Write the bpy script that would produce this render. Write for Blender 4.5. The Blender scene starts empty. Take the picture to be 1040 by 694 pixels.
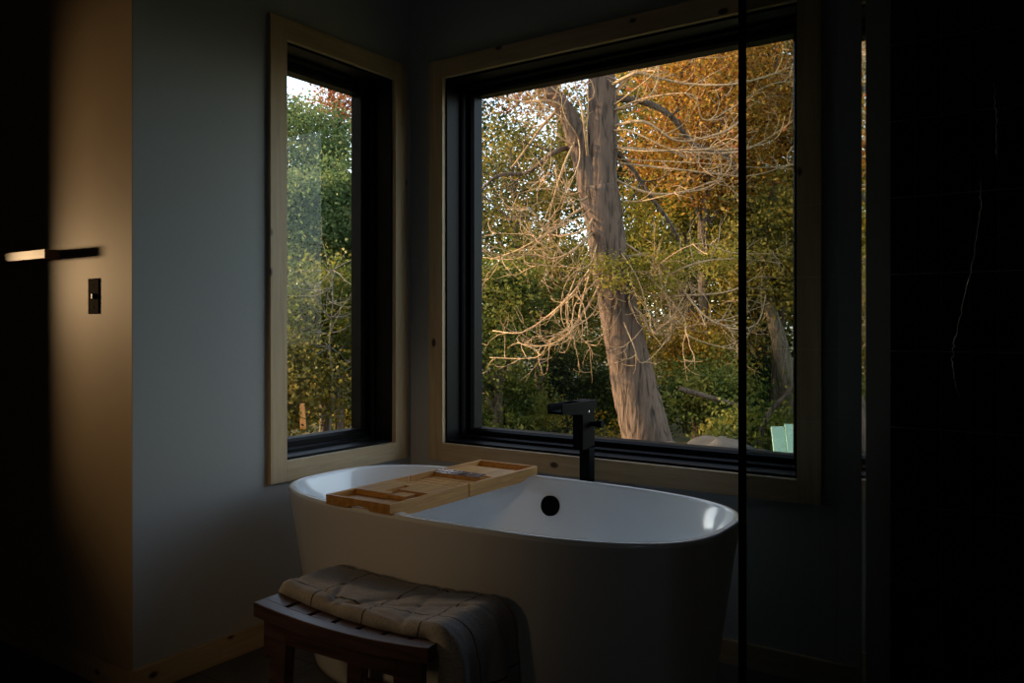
import bpy, math, random
import numpy as np
from mathutils import Vector, Matrix
PI = math.pi
sc = bpy.context.scene
COL = sc.collection
# ------------------------------------------------------------------ camera
FPX, CX, CY, YAW = 833.45, 520.0, 331.62, 0.6003
CAM = Vector((2.6818, -3.0373, 1.2768))
cd = bpy.data.cameras.new('camera'); cam = bpy.data.objects.new('camera', cd); COL.objects.link(cam)
cam.location = CAM; cam.rotation_euler = (PI/2, 0, YAW)
cd.sensor_width = 36; cd.lens = FPX/1040*36
cd.shift_x = 0.0; cd.shift_y = -(347-CY)/1040.0
cd.clip_start = 0.02; cd.clip_end = 300
sc.camera = cam
FW = Vector((-math.sin(YAW), math.cos(YAW), 0)); RT = Vector((math.cos(YAW), math.sin(YAW), 0)); UP = Vector((0, 0, 1))
def at(x, y, depth):
    """world point seen at photo pixel (x, y) at a given depth; used to survey where the trees outside stand"""
    return CAM + (FW + RT*((x-CX)/FPX) - UP*((y-CY)/FPX))*depth

# ------------------------------------------------------------------ object helpers
def empty(name, loc, label=None, cat=None, group=None, kind=None):
    o = bpy.data.objects.new(name, None); COL.objects.link(o); o.location = loc
    o.empty_display_size = .1
    tag(o, label, cat, group, kind); return o
def tag(o, label=None, cat=None, group=None, kind=None):
    if label: o['label'] = label
    if cat: o['category'] = cat
    if group: o['group'] = group
    if kind: o['kind'] = kind
    return o
def wloc(o):
    v = Vector(o.location)
    while o.parent: o = o.parent; v = v + o.location
    return v
class MB:
    def __init__(s): s.v = []; s.f = []; s.sm = []
    def add(s, vs, fs, smooth=False):
        b = len(s.v); s.v += [tuple(v) for v in vs]; s.f += [tuple(b+i for i in f) for f in fs]; s.sm += [smooth]*len(fs); return s
    def box(s, x0, x1, y0, y1, z0, z1):
        vs = [(x, y, z) for z in (z0, z1) for y in (y0, y1) for x in (x0, x1)]
        return s.add(vs, [(0,2,3,1), (4,5,7,6), (0,1,5,4), (2,6,7,3), (0,4,6,2), (1,3,7,5)])
    def obox(s, c, ax, ay, az):
        c = Vector(c); ax = Vector(ax); ay = Vector(ay); az = Vector(az)
        vs = [c + ax*i + ay*j + az*k for k in (-1, 1) for j in (-1, 1) for i in (-1, 1)]
        return s.add(vs, [(0,2,3,1), (4,5,7,6), (0,1,5,4), (2,6,7,3), (0,4,6,2), (1,3,7,5)])
    def prism(s, poly, axis, a, b):
        """extrude a 2-D polygon along an axis; poly coords are the two other axes in order"""
        def mk(p, t):
            if axis == 0: return (t, p[0], p[1])
            if axis == 1: return (p[0], t, p[1])
            return (p[0], p[1], t)
        n = len(poly); vs = [mk(p, a) for p in poly] + [mk(p, b) for p in poly]
        fs = [tuple(range(n))[::-1], tuple(range(n, 2*n))] + [(i, (i+1) % n, n+(i+1) % n, n+i) for i in range(n)]
        return s.add(vs, fs)
    def tube(s, pts, rads, n=8, jit=0.0, rng=None):
        pts = [Vector(p) for p in pts]; m = len(pts)
        if m < 2: return s
        rings = []; ref = None
        for i, p in enumerate(pts):
            d = (pts[min(i+1, m-1)] - pts[max(i-1, 0)])
            if d.length < 1e-9: d = Vector((0, 0, 1))
            d.normalize()
            if ref is None: ref = Vector((1, 0, 0)) if abs(d.x) < .8 else Vector((0, 1, 0))
            u = ref - d*ref.dot(d)
            if u.length < 1e-6: u = d.orthogonal()
            u.normalize(); ref = u; w = d.cross(u)
            r = rads[i] if hasattr(rads, '__len__') else rads
            ring = []
            for k in range(n):
                rr = r*(1 + (jit*(rng.random()-.5) if rng else 0)); a = 2*PI*k/n
                ring.append(p + u*(math.cos(a)*rr) + w*(math.sin(a)*rr))
            rings.append(ring)
        vs = [v for r in rings for v in r]; fs = []
        for i in range(m-1):
            for k in range(n):
                fs.append((i*n+k, i*n+(k+1) % n, (i+1)*n+(k+1) % n, (i+1)*n+k))
        fs.append(tuple(range(n))[::-1]); fs.append(tuple((m-1)*n+k for k in range(n)))
        return s.add(vs, fs, True)
    def lathe(s, c, axis, prof, n=40):
        """prof: (distance along axis, radius)"""
        c = Vector(c); ax = Vector(axis).normalized(); u = ax.orthogonal().normalized(); w = ax.cross(u)
        vs = []; fs = []
        for t, r in prof:
            for k in range(n):
                a = 2*PI*k/n; vs.append(c + ax*t + (u*math.cos(a) + w*math.sin(a))*r)
        m = len(prof)
        for i in range(m-1):
            for k in range(n): fs.append((i*n+k, i*n+(k+1) % n, (i+1)*n+(k+1) % n, (i+1)*n+k))
        fs.append(tuple(range(n))[::-1]); fs.append(tuple((m-1)*n+k for k in range(n)))
        return s.add(vs, fs, True)
    def build(s, name, mat, parent=None, bevel=0, seg=2, loc=None, smooth=None):
        off = wloc(parent) if parent else Vector((0, 0, 0))
        if loc is not None: off = Vector(loc)
        me = bpy.data.meshes.new(name)
        me.from_pydata([tuple(Vector(v)-off) for v in s.v], [], s.f); me.update()
        me.polygons.foreach_set('use_smooth', [bool(x) if smooth is None else smooth for x in s.sm])
        o = bpy.data.objects.new(name, me); COL.objects.link(o)
        if mat: me.materials.append(mat)
        if parent: o.parent = parent
        elif loc is not None: o.location = loc
        if bevel:
            b = o.modifiers.new('bevel', 'BEVEL'); b.width = bevel; b.segments = seg; b.limit_method = 'ANGLE'; b.angle_limit = math.radians(40)
            if seg > 1: me.polygons.foreach_set('use_smooth', [True]*len(me.polygons)); b.harden_normals = True
        return o

# ------------------------------------------------------------------ materials
def new_mat(name):
    m = bpy.data.materials.new(name); m.use_nodes = True; nt = m.node_tree
    for n in list(nt.nodes): nt.nodes.remove(n)
    out = nt.nodes.new('ShaderNodeOutputMaterial'); return m, nt, out
def nd(nt, typ, **kw):
    n = nt.nodes.new(typ)
    for k, v in kw.items():
        if k in n.inputs: n.inputs[k].default_value = v
        else: setattr(n, k, v)
    return n
def rgba(c): return (c[0], c[1], c[2], 1)
def ramp(nt, stops, interp='LINEAR'):
    r = nt.nodes.new('ShaderNodeValToRGB'); cr = r.color_ramp; cr.interpolation = interp
    while len(cr.elements) < len(stops): cr.elements.new(.5)
    for e, (p, c) in zip(cr.elements, stops): e.position = p; e.color = rgba(c)
    return r
def simple(name, col, rough=.6, metal=0, noise=0, scale=20, bump=0, spec=.5, coat=0):
    m, nt, out = new_mat(name); b = nd(nt, 'ShaderNodeBsdfPrincipled', Roughness=rough, Metallic=metal)
    b.inputs['Specular IOR Level'].default_value = spec; b.inputs['Coat Weight'].default_value = coat; b.inputs['Coat Roughness'].default_value = .03
    tc = nd(nt, 'ShaderNodeTexCoord'); nz = nd(nt, 'ShaderNodeTexNoise', Scale=scale, Detail=6.0)
    nt.links.new(tc.outputs['Object'], nz.inputs['Vector'])
    r = ramp(nt, [(.3, [c*(1-noise) for c in col]), (.7, [min(1, c*(1+noise)) for c in col])])
    nt.links.new(nz.outputs['Fac'], r.inputs['Fac']); nt.links.new(r.outputs['Color'], b.inputs['Base Color'])
    if bump:
        bp = nd(nt, 'ShaderNodeBump', Strength=bump, Distance=.002); nt.links.new(nz.outputs['Fac'], bp.inputs['Height']); nt.links.new(bp.outputs['Normal'], b.inputs['Normal'])
    nt.links.new(b.outputs['BSDF'], out.inputs['Surface']); return m
def wood(name, c1, c2, axis='Z', rough=.55, knots=True, kcol=(.05, .02, .008), grain=1.0, kden=3.2):
    m, nt, out = new_mat(name); b = nd(nt, 'ShaderNodeBsdfPrincipled', Roughness=rough)
    g = nd(nt, 'ShaderNodeNewGeometry')
    mp = nd(nt, 'ShaderNodeMapping'); s = [14*grain]*3; s['XYZ'.index(axis)] = .9*grain; mp.inputs['Scale'].default_value = s
    nt.links.new(g.outputs['Position'], mp.inputs['Vector'])
    nz = nd(nt, 'ShaderNodeTexNoise', Scale=2.2, Detail=8.0, Distortion=.6); nt.links.new(mp.outputs['Vector'], nz.inputs['Vector'])
    fine = nd(nt, 'ShaderNodeTexNoise', Scale=11.0, Detail=4.0); nt.links.new(mp.outputs['Vector'], fine.inputs['Vector'])
    ad = nd(nt, 'ShaderNodeMath', operation='MULTIPLY_ADD'); ad.inputs[1].default_value = .35
    nt.links.new(fine.outputs['Fac'], ad.inputs[0]); nt.links.new(nz.outputs['Fac'], ad.inputs[2])
    r = ramp(nt, [(.45, c2), (.85, c1)]); nt.links.new(ad.outputs[0], r.inputs['Fac'])
    col = r.outputs['Color']
    if knots:
        mk = nd(nt, 'ShaderNodeMapping'); s = [1, 1, 1]; s['XYZ'.index(axis)] = .62; mk.inputs['Scale'].default_value = s
        nt.links.new(g.outputs['Position'], mk.inputs['Vector'])
        v = nd(nt, 'ShaderNodeTexVoronoi', Scale=kden*2.5); nt.links.new(mk.outputs['Vector'], v.inputs['Vector'])
        kr = ramp(nt, [(.075, (1, 1, 1)), (.13, (0, 0, 0))]); nt.links.new(v.outputs['Distance'], kr.inputs['Fac'])
        mx = nd(nt, 'ShaderNodeMix', data_type='RGBA'); nt.links.new(kr.outputs['Color'], mx.inputs['Factor'])
        nt.links.new(col, mx.inputs['A']); mx.inputs['B'].default_value = rgba(kcol); col = mx.outputs['Result']
    nt.links.new(col, b.inputs['Base Color'])
    bp = nd(nt, 'ShaderNodeBump', Strength=.15, Distance=.001); nt.links.new(ad.outputs[0], bp.inputs['Height']); nt.links.new(bp.outputs['Normal'], b.inputs['Normal'])
    nt.links.new(b.outputs['BSDF'], out.inputs['Surface']); return m
def pane_mat(name, col, refl=1.0, rough=0.0):
    m, nt, out = new_mat(name)
    t = nd(nt, 'ShaderNodeBsdfTransparent', Color=rgba(col)); gl = nd(nt, 'ShaderNodeBsdfGlossy', Roughness=rough)
    fr = nd(nt, 'ShaderNodeFresnel', IOR=1.45); mu = nd(nt, 'ShaderNodeMath', operation='MULTIPLY'); mu.inputs[1].default_value = refl
    gm = nd(nt, 'ShaderNodeNewGeometry'); fb = nd(nt, 'ShaderNodeMath', operation='SUBTRACT'); fb.inputs[0].default_value = 1; nt.links.new(gm.outputs['Backfacing'], fb.inputs[1])
    m2 = nd(nt, 'ShaderNodeMath', operation='MULTIPLY'); nt.links.new(fr.outputs[0], m2.inputs[0]); nt.links.new(fb.outputs[0], m2.inputs[1])
    nt.links.new(m2.outputs[0], mu.inputs[0]); mx = nd(nt, 'ShaderNodeMixShader')
    nt.links.new(mu.outputs[0], mx.inputs[0]); nt.links.new(t.outputs[0], mx.inputs[1]); nt.links.new(gl.outputs[0], mx.inputs[2])
    nt.links.new(mx.outputs[0], out.inputs['Surface']); return m
LEAF = .63
def leaf_mat(name, cols, transl=.45):
    """cols: palette picked per leaf, broken up by a slow noise"""
    m, nt, out = new_mat(name); g = nd(nt, 'ShaderNodeNewGeometry')
    nz = nd(nt, 'ShaderNodeTexNoise', Scale=2.3, Detail=5.0); nt.links.new(g.outputs['Position'], nz.inputs['Vector'])
    ad = nd(nt, 'ShaderNodeMath', operation='MULTIPLY_ADD'); ad.inputs[1].default_value = 1.85
    sb = nd(nt, 'ShaderNodeMath', operation='MULTIPLY_ADD'); sb.inputs[1].default_value = .42; sb.inputs[2].default_value = -.62
    nt.links.new(g.outputs['Random Per Island'], sb.inputs[0]); nt.links.new(nz.outputs['Fac'], ad.inputs[0]); nt.links.new(sb.outputs[0], ad.inputs[2])
    n = len(cols); r = ramp(nt, [(.12+.76*i/(n-1), c) for i, c in enumerate(cols)]); nt.links.new(ad.outputs[0], r.inputs['Fac'])
    dim = nd(nt, 'ShaderNodeMix', data_type='RGBA', blend_type='MULTIPLY'); dim.inputs['Factor'].default_value = 1; dim.inputs['B'].default_value = (LEAF, LEAF, LEAF, 1); nt.links.new(r.outputs['Color'], dim.inputs['A'])
    d = nd(nt, 'ShaderNodeBsdfPrincipled', Roughness=.6); d.inputs['Specular IOR Level'].default_value = .25; t = nd(nt, 'ShaderNodeBsdfTranslucent'); mx = nd(nt, 'ShaderNodeMixShader'); mx.inputs[0].default_value = transl
    nt.links.new(dim.outputs['Result'], d.inputs['Base Color']); nt.links.new(dim.outputs['Result'], t.inputs['Color'])
    nt.links.new(d.outputs[0], mx.inputs[1]); nt.links.new(t.outputs[0], mx.inputs[2]); nt.links.new(mx.outputs[0], out.inputs['Surface']); return m
def bark(name, c1, c2, sc_=9, bump=1.0):
    m, nt, out = new_mat(name); b = nd(nt, 'ShaderNodeBsdfPrincipled', Roughness=.9); b.inputs['Specular IOR Level'].default_value = .15
    g = nd(nt, 'ShaderNodeNewGeometry'); mp = nd(nt, 'ShaderNodeMapping'); mp.inputs['Scale'].default_value = (sc_*2.4, sc_*2.4, sc_*.32); nt.links.new(g.outputs['Position'], mp.inputs['Vector'])
    nz = nd(nt, 'ShaderNodeTexNoise', Scale=1.0, Detail=7.0, Distortion=.7); nt.links.new(mp.outputs['Vector'], nz.inputs['Vector'])
    r = ramp(nt, [(.33, c2), (.52, c1)]); nt.links.new(nz.outputs['Fac'], r.inputs['Fac']); nt.links.new(r.outputs['Color'], b.inputs['Base Color'])
    bp = nd(nt, 'ShaderNodeBump', Strength=bump, Distance=.04); nt.links.new(nz.outputs['Fac'], bp.inputs['Height']); nt.links.new(bp.outputs['Normal'], b.inputs['Normal'])
    nt.links.new(b.outputs['BSDF'], out.inputs['Surface']); return m

M = {}
M['wall'] = simple('painted_plaster', (.375, .385, .37), .85, noise=.015, scale=60, bump=.12, spec=.2)
M['ceil'] = simple('ceiling_paint', (.22, .20, .18), .9, noise=.02, scale=30)
M['black'] = simple('black_window_metal', (.004, .004, .0045), .45, noise=.2, scale=40, spec=.10)
M['tan'] = simple('brown_tan_paint', (.36, .268, .165), .55, noise=.03, scale=8, spec=.2)
M['rear'] = simple('dark_brown_paint', (.10, .075, .055), .8, noise=.05)
M['matte_black'] = simple('matte_black_metal', (.0018, .0018, .002), .55, noise=.15, scale=60, spec=.05)
for a in 'XYZ': M['pine'+a] = wood('knotty_pine_'+a.lower(), (.52, .385, .215), (.38, .265, .135), a)
M['bamboo'] = wood('bamboo_wood', (.64, .34, .10), (.40, .19, .05), 'Y', .45, knots=False, grain=2.2)
M['walnut'] = wood('dark_walnut', (.080, .045, .036), (.032, .018, .015), 'X', .38, knots=False, grain=2.0)
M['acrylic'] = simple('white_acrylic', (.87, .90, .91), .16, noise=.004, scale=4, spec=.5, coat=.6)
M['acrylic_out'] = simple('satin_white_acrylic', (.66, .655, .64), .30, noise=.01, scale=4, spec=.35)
M['window_glass'] = pane_mat('window_glass', (.97, .985, .975), .45)
M['shower_glass'] = pane_mat('grey_shower_glass', (.865, .885, .87), .8)
M['chrome'] = simple('polished_nickel', (.80, .81, .82), .05, metal=1)
M['plate'] = simple('bronze_switch_plate', (.022, .015, .010), .9, spec=.03, noise=.35, scale=45)
M['shelf_wood'] = wood('oak_shelf', (.24, .155, .08), (.17, .105, .05), 'X', .5, knots=False)

def slate(name):
    m, nt, out = new_mat(name); b = nd(nt, 'ShaderNodeBsdfPrincipled', Roughness=.5)
    g = nd(nt, 'ShaderNodeNewGeometry'); nz = nd(nt, 'ShaderNodeTexNoise', Scale=5.0, Detail=9.0, Distortion=.5); nt.links.new(g.outputs['Position'], nz.inputs['Vector'])
    r = ramp(nt, [(.35, (.055, .058, .060)), (.7, (.13, .138, .14))]); nt.links.new(nz.outputs['Fac'], r.inputs['Fac'])
    br = nd(nt, 'ShaderNodeTexBrick', Scale=1.0); br.offset = .5; br.inputs['Brick Width'].default_value = .6; br.inputs['Row Height'].default_value = .3; br.inputs['Mortar Size'].default_value = .003
    br.inputs['Color1'].default_value = (1, 1, 1, 1); br.inputs['Color2'].default_value = (.85, .85, .85, 1); br.inputs['Mortar'].default_value = (.3, .3, .3, 1)
    nt.links.new(g.outputs['Position'], br.inputs['Vector'])
    mx = nd(nt, 'ShaderNodeMix', data_type='RGBA', blend_type='MULTIPLY'); mx.inputs['Factor'].default_value = 1
    nt.links.new(r.outputs['Color'], mx.inputs['A']); nt.links.new(br.outputs['Color'], mx.inputs['B']); nt.links.new(mx.outputs['Result'], b.inputs['Base Color'])
    bp = nd(nt, 'ShaderNodeBump', Strength=.3, Distance=.003); nt.links.new(nz.outputs['Fac'], bp.inputs['Height']); nt.links.new(bp.outputs['Normal'], b.inputs['Normal'])
    nt.links.new(b.outputs['BSDF'], out.inputs['Surface']); return m
M['floor'] = slate('dark_slate_floor')
M['tile'] = simple('black_gloss_tile', (.006, .006, .0065), .10, noise=.3, scale=6, spec=.4)
M['grout'] = simple('dark_grey_grout', (.42, .43, .41), .9)
M['vein'] = simple('white_tile_vein', (.85, .85, .82), .15)

# ------------------------------------------------------------------ room shell
ZT = 3.05; ZB, HH = .7242, 1.73; ZH = ZB+HH            # window opening bottom / top
YL1, YL2 = -.7805, -.1277; X1, X2 = .2172, 1.8586; L = 1.442; WD = .24
def st(mb, name, mat, parent=None, **k):
    o = mb.build(name, mat, parent, **k)
    if not parent: o['kind'] = 'structure'
    return o
# left wall (plane X=0) with its opening, thickness WD outwards
m = MB(); m.box(-WD, 0, -L+.004, YL1, 0, ZT); m.box(-WD, 0, YL2, 0, 0, ZT); m.box(-WD, 0, YL1, YL2, 0, ZB); m.box(-WD, 0, YL1, YL2, ZH, ZT)
st(m, 'wall_left', M['wall'])
m = MB(); m.box(-WD, X1, 0, WD, 0, ZT); m.box(X2, 4.0, 0, WD, 0, ZT); m.box(X1, X2, 0, WD, 0, ZB); m.box(X1, X2, 0, WD, ZH, ZT)
st(m, 'wall_back', M['wall'])
m = MB(); m.box(-4.2, -WD, -L, -L+WD, 0, ZT); m.box(-WD, 0, -L, -L+.004, 0, ZT); st(m, 'wall_alcove', M['tan'])
m = MB(); m.box(-1.32, -1.2, -1.618, -L, 0, ZT); st(m, 'wall_return', M['tan'])
m = MB(); m.box(-4.2, 4.0, -5.8, -5.6, 0, ZT); st(m, 'wall_front', M['rear'])
m = MB(); m.box(-4.4, -4.2, -5.8, -L+WD, 0, ZT); st(m, 'wall_far_left', M['rear'])
m = MB(); m.box(3.8, 4.0, -5.6, 0, 0, ZT); st(m, 'wall_right', M['rear'])
m = MB(); m.box(-4.4, 4.0, -5.8, -L+WD, -.1, 0); m.box(-WD, 4.0, -L+WD, WD, -.1, 0); st(m, 'floor', M['floor'])
m = MB(); m.box(-4.4, 4.0, -5.8, -L+WD, ZT, ZT+.2); m.box(-WD, 4.0, -L+WD, WD, ZT, ZT+.2); st(m, 'ceiling', M['ceil'])
# outer roof and foundation of the house
M['roof'] = simple('dark_roofing', (.05, .05, .052), .9, noise=.2)
m = MB(); m.box(-5.2, 4.8, -6.6, -L+WD+.35, ZT+.2, ZT+.5); m.box(-WD-.35, 4.8, -L+WD, WD+.35, ZT+.2, ZT+.5)
m.prism([(-6.6, ZT+.5), (-L+WD+.35, ZT+.5), (-4.0, ZT+1.7)], 0, -5.2, 4.8)
st(m, 'roof', M['roof'])
m = MB(); m.box(-4.35, 3.95, -5.75, -L+WD-.03, -1.2, -.1); m.box(-WD+.03, 3.95, -L+WD-.1, WD-.03, -1.2, -.1); st(m, 'foundation', simple('concrete', (.3, .3, .29), .9, noise=.1))
# baseboards
BT, BH = .018, .091
m = MB(); m.box(0, BT, -L, -.0, 0, BH); st(m, 'baseboard_left', M['pineY'], bevel=.0015)
m = MB(); m.box(BT, 2.06, -BT, 0, 0, BH); st(m, 'baseboard_back', M['pineX'], bevel=.0015)
m = MB(); m.box(-1.2, BT, -L-BT, -L, 0, BH); st(m, 'baseboard_alcove', M['pineX'], bevel=.0015)

# ------------------------------------------------------------------ windows
TW = .085; TT = .02
def casing(name, rects, loc):
    e = empty(name, loc, kind='structure')
    for mb, mt in rects: mb.build('casing_board', mt, e, bevel=.0015)
    return e
b1 = MB().box(0, TT, YL1-TW, YL1, ZB-TW, ZH+TW); b2 = MB().box(0, TT, YL2, YL2+TW, ZB-TW, ZH+TW)
b3 = MB().box(0, TT, YL1, YL2, ZH, ZH+TW); b4 = MB().box(0, TT, YL1, YL2, ZB-TW, ZB)
casing('trim_1', [(b1, M['pineZ']), (b2, M['pineZ']), (b3, M['pineY']), (b4, M['pineY'])], (0, YL1, ZB))
b1 = MB().box(X1-TW, X1, -TT, 0, ZB-TW, ZH+TW); b2 = MB().box(X2, X2+TW, -TT, 0, ZB-TW, ZH+TW)
b3 = MB().box(X1, X2, -TT, 0, ZH, ZH+TW); b4 = MB().box(X1, X2, -TT, 0, ZB-TW, ZB)
casing('trim_2', [(b1, M['pineZ']), (b2, M['pineZ']), (b3, M['pineX']), (b4, M['pineX'])], (X1, 0, ZB))

def ring(mb, a0, a1, z0, z1, w, d0, d1, left, slope=0.0):
    """rectangular ring of width w inside the opening a0..a1, z0..z1, from depth d0 to d1; slope chamfers the room-side inner edge"""
    def P(a, d, z): return (-d, a, z) if left else (a, d, z)
    def loop(i, d): return [P(a0+i, d, z0+i), P(a1-i, d, z0+i), P(a1-i, d, z1-i), P(a0+i, d, z1-i)]
    loops = [loop(0, d0), loop(w-slope, d0), loop(w, d0+slope*1.6), loop(w, d1), loop(0, d1)]
    vs = [v for l in loops for v in l]; fs = []
    n = len(loops)
    for i in range(n):
        j = (i+1) % n
        for k in range(4):
            q = (i*4+k, i*4+(k+1) % 4, j*4+(k+1) % 4, j*4+k); fs.append(q if not left else q[::-1])
    mb.add(vs, fs)
def window(name, a0, a1, left, loc):
    e = empty(name, loc, kind='structure')
    m = MB(); ring(m, a0, a1, ZB, ZH, .010, .004, .10, left); ring(m, a0, a1, ZB, ZH, .028, .10, .235, left, .006)
    m.build('window_frame', M['black'], e)
    m = MB(); ring(m, a0+.028, a1-.028, ZB+.028, ZH-.028, .032, .135, .215, left, .010)
    sash = m.build('sash', M['black'], e)
    m = MB(); g0, g1 = .196, .202
    if left: m.box(-g1, -g0, a0+.055, a1-.055, ZB+.055, ZH-.055)
    else: m.box(a0+.055, a1-.055, g0, g1, ZB+.055, ZH-.055)
    m.build('window_pane', M['window_glass'], sash)
    return e
window('window_1', YL1, YL2, True, (0, YL1, ZB))
window('window_2', X1, X2, False, (X1, 0, ZB))

# ------------------------------------------------------------------ shower
SX = 2.08; SY = -1.261
m = MB(); m.box(2.09, 3.8, -.012, 0, 0, ZT); st(m, 'trim_3', simple('dark_edge_trim', (.12, .125, .11), .8))
m = MB(); m.box(2.168, 3.8, -.0135, -.0118, 0, ZT); st(m, 'trim_4', M['grout'])
shower = empty('shower_tile_wall', (2.168, -.012, 0), kind='structure')
m = MB(); tw, th = .0810, .2585; z_off = .160-th
for i in range(20):
    for j in range(12):
        x0 = 2.163+.0805*i; z0 = z_off+th*j
        m.box(max(x0, 2.168)+.0012, x0+.0805-.0012, -.0185, -.0118, max(z0, 0)+.0012, min(z0+th, ZT)-.0012)
m.build('wall_tiles', M['tile'], shower)
def vein(pts):
    m = MB(); rng = random.Random(5); out = []
    for (xa, za), (xb, zb) in zip(pts[:-1], pts[1:]):
        for t in np.linspace(0, 1, 9)[:-1]: out.append((xa+(xb-xa)*t+rng.gauss(0, .0018), -.0183, za+(zb-za)*t))
    out.append((pts[-1][0], -.0183, pts[-1][1]))
    n = len(out); m.tube(out, [0.0004+.0010*math.sin(PI*i/(n-1))*(.5+rng.random()) for i in range(n)], 6)
    m.build('tile_vein', M['vein'], shower)
vein([(2.475, 2.053), (2.478, 1.93), (2.481, 1.801)])
vein([(2.437, 1.742), (2.436, 1.66), (2.417, 1.505), (2.385, 1.35), (2.358, 1.22), (2.355, 1.16), (2.362, 1.09), (2.375, 1.051)])
screen = empty('shower_screen', (SX, SY, 0), 'tall grey glass shower screen with a slim black front post, right of the bathtub', 'shower screen')
m = MB(); m.box(SX-.005, SX+.005, SY+.007, -.008, .012, 2.95); m.build('glass_pane', M['shower_glass'], screen)
m = MB(); m.box(SX-.0068, SX+.0068, SY-.008, SY+.008, 0, ZT); m.build('post', M['matte_black'], screen, bevel=.001)
m = MB(); m.box(SX-.009, SX+.009, SY+.009, -.006, 0, .014); m.build('floor_channel', M['matte_black'], screen)
EX = 2.330
m, nt, out = new_mat('bevelled_glass_edge'); gb = nd(nt, 'ShaderNodeBsdfGlass', IOR=1.5, Roughness=0.0); nt.links.new(gb.outputs[0], out.inputs['Surface']); edge_mat = m
front = empty('shower_front_screen', (2.5, SY, 0), 'narrow grey glass return right of the black shower post, with a bright polished edge', 'shower screen')
m = MB(); m.box(SX+.008, EX-.004, SY-.004, SY+.004, .012, 2.95); m.build('glass_pane', M['shower_glass'], front)
m = MB(); m.box(SX+.008, EX, SY-.009, SY+.009, 0, .013); m.build('floor_channel', M['matte_black'], front)
m = MB(); m.prism([(EX-.004, SY-.002), (EX+.004, SY), (EX-.004, SY+.002)], 2, .014, 2.95); o = m.build('bevelled_edge', edge_mat, front); o['label'] = 'bright bevelled glass edge'

# ------------------------------------------------------------------ bathtub
TC = Vector((.968, -.639)); TA, TB, TZ = .856, .428, .67; TROT = .018; NP = 96
def sup(a, b, n, k=NP):
    out = []
    for i in range(k):
        t = 2*PI*i/k; c, s = math.cos(t), math.sin(t)
        x = a*math.copysign(abs(c)**(2/n), c); y = b*math.copysign(abs(s)**(2/n), s); out.append((x, y))
    return out
def level(mb_rings, z, a, b, n=2.95, dx=0):
    cr, sr = math.cos(TROT), math.sin(TROT)
    mb_rings.append([(TC.x+(x+dx)*cr-y*sr, TC.y+(x+dx)*sr+y*cr, z) for x, y in sup(a, b, n)])
def shell(rings, capbot=True, captop=True):
    vs = [v for r in rings for v in r]; fs = []
    for i in range(len(rings)-1):
        for k in range(NP): fs.append((i*NP+k, i*NP+(k+1) % NP, (i+1)*NP+(k+1) % NP, (i+1)*NP+k))
    if capbot: fs.append(tuple(range(NP))[::-1])
    if captop: fs.append(tuple((len(rings)-1)*NP+k for k in range(NP)))
    m = MB(); m.add(vs, fs, True); return m
tub = empty('bathtub', (TC.x, TC.y, 0), 'white oval freestanding bathtub standing in the corner below the windows', 'bathtub')
R = []
for z, ia in [(0, .150), (.02, .143), (.10, .128), (.20, .106), (.30, .083), (.40, .060), (.50, .037), (.58, .018), (.63, .006), (.652, .002)]:
    level(R, z, TA-ia*.62, TB-ia*.50, 2.8+.15*z/.67)
level(R, .6545, TA-.0015, TB-.0015)
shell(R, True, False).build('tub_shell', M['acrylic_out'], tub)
R = []
level(R, .6548, TA, TB); level(R, .664, TA+.0005, TB+.0005); level(R, .669, TA-.003, TB-.003); level(R, TZ, TA-.007, TB-.007); level(R, TZ, TA-.016, TB-.016); level(R, .667, TA-.020, TB-.020); level(R, .658, TA-.023, TB-.023)
for z, ia, ib in [(.63, .030, .028), (.55, .052, .040), (.45, .085, .055), (.35, .12, .070), (.27, .165, .088), (.22, .21, .11), (.19, .28, .15), (.18, .40, .22)]:
    level(R, z, TA-ia, TB-ib, 2.7)
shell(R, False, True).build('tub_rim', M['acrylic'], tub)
bas = tub.children[-1]; bas['label'] = 'glossy white rim and basin'
# overflow cover on the far inner side
ocx, ocz = .962, .562
oc = Vector((ocx, TC.y+TB-.0435+.001, ocz)); nrm = Vector((0, -1, .16)).normalized()
m = MB(); m.lathe(oc, nrm, [(-.006, .040), (.010, .040), (.0135, .0375), (.0145, .032), (.0145, .004)], 40)
m.build('overflow_cover', M['matte_black'], tub)
m = MB(); m.lathe((1.0, TC.y, .179), (0, 0, 1), [(0, .034), (.006, .034), (.008, .03)], 32); m.build('drain_cover', M['matte_black'], tub)

# ------------------------------------------------------------------ faucet (floor standing, behind the tub)
FX, FY = 1.070, -.150
fa = empty('tub_filler', (FX, FY, 0), 'matte black floor-standing waterfall tap behind the far rim of the bathtub', 'tap')
m = MB(); m.box(FX-.0225, FX+.0225, FY-.0225, FY+.0225, .012, .80); m.build('column', M['matte_black'], fa, bevel=.002)
m = MB(); m.box(FX-.05, FX+.05, FY-.05, FY+.05, 0, .012); m.build('base_plate', M['matte_black'], fa, bevel=.002)
m = MB(); m.box(FX-.0225, FX+.0225, FY-.075, FY+.0225, .79, .955); m.build('valve_body', M['matte_black'], fa, bevel=.002)
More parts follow.
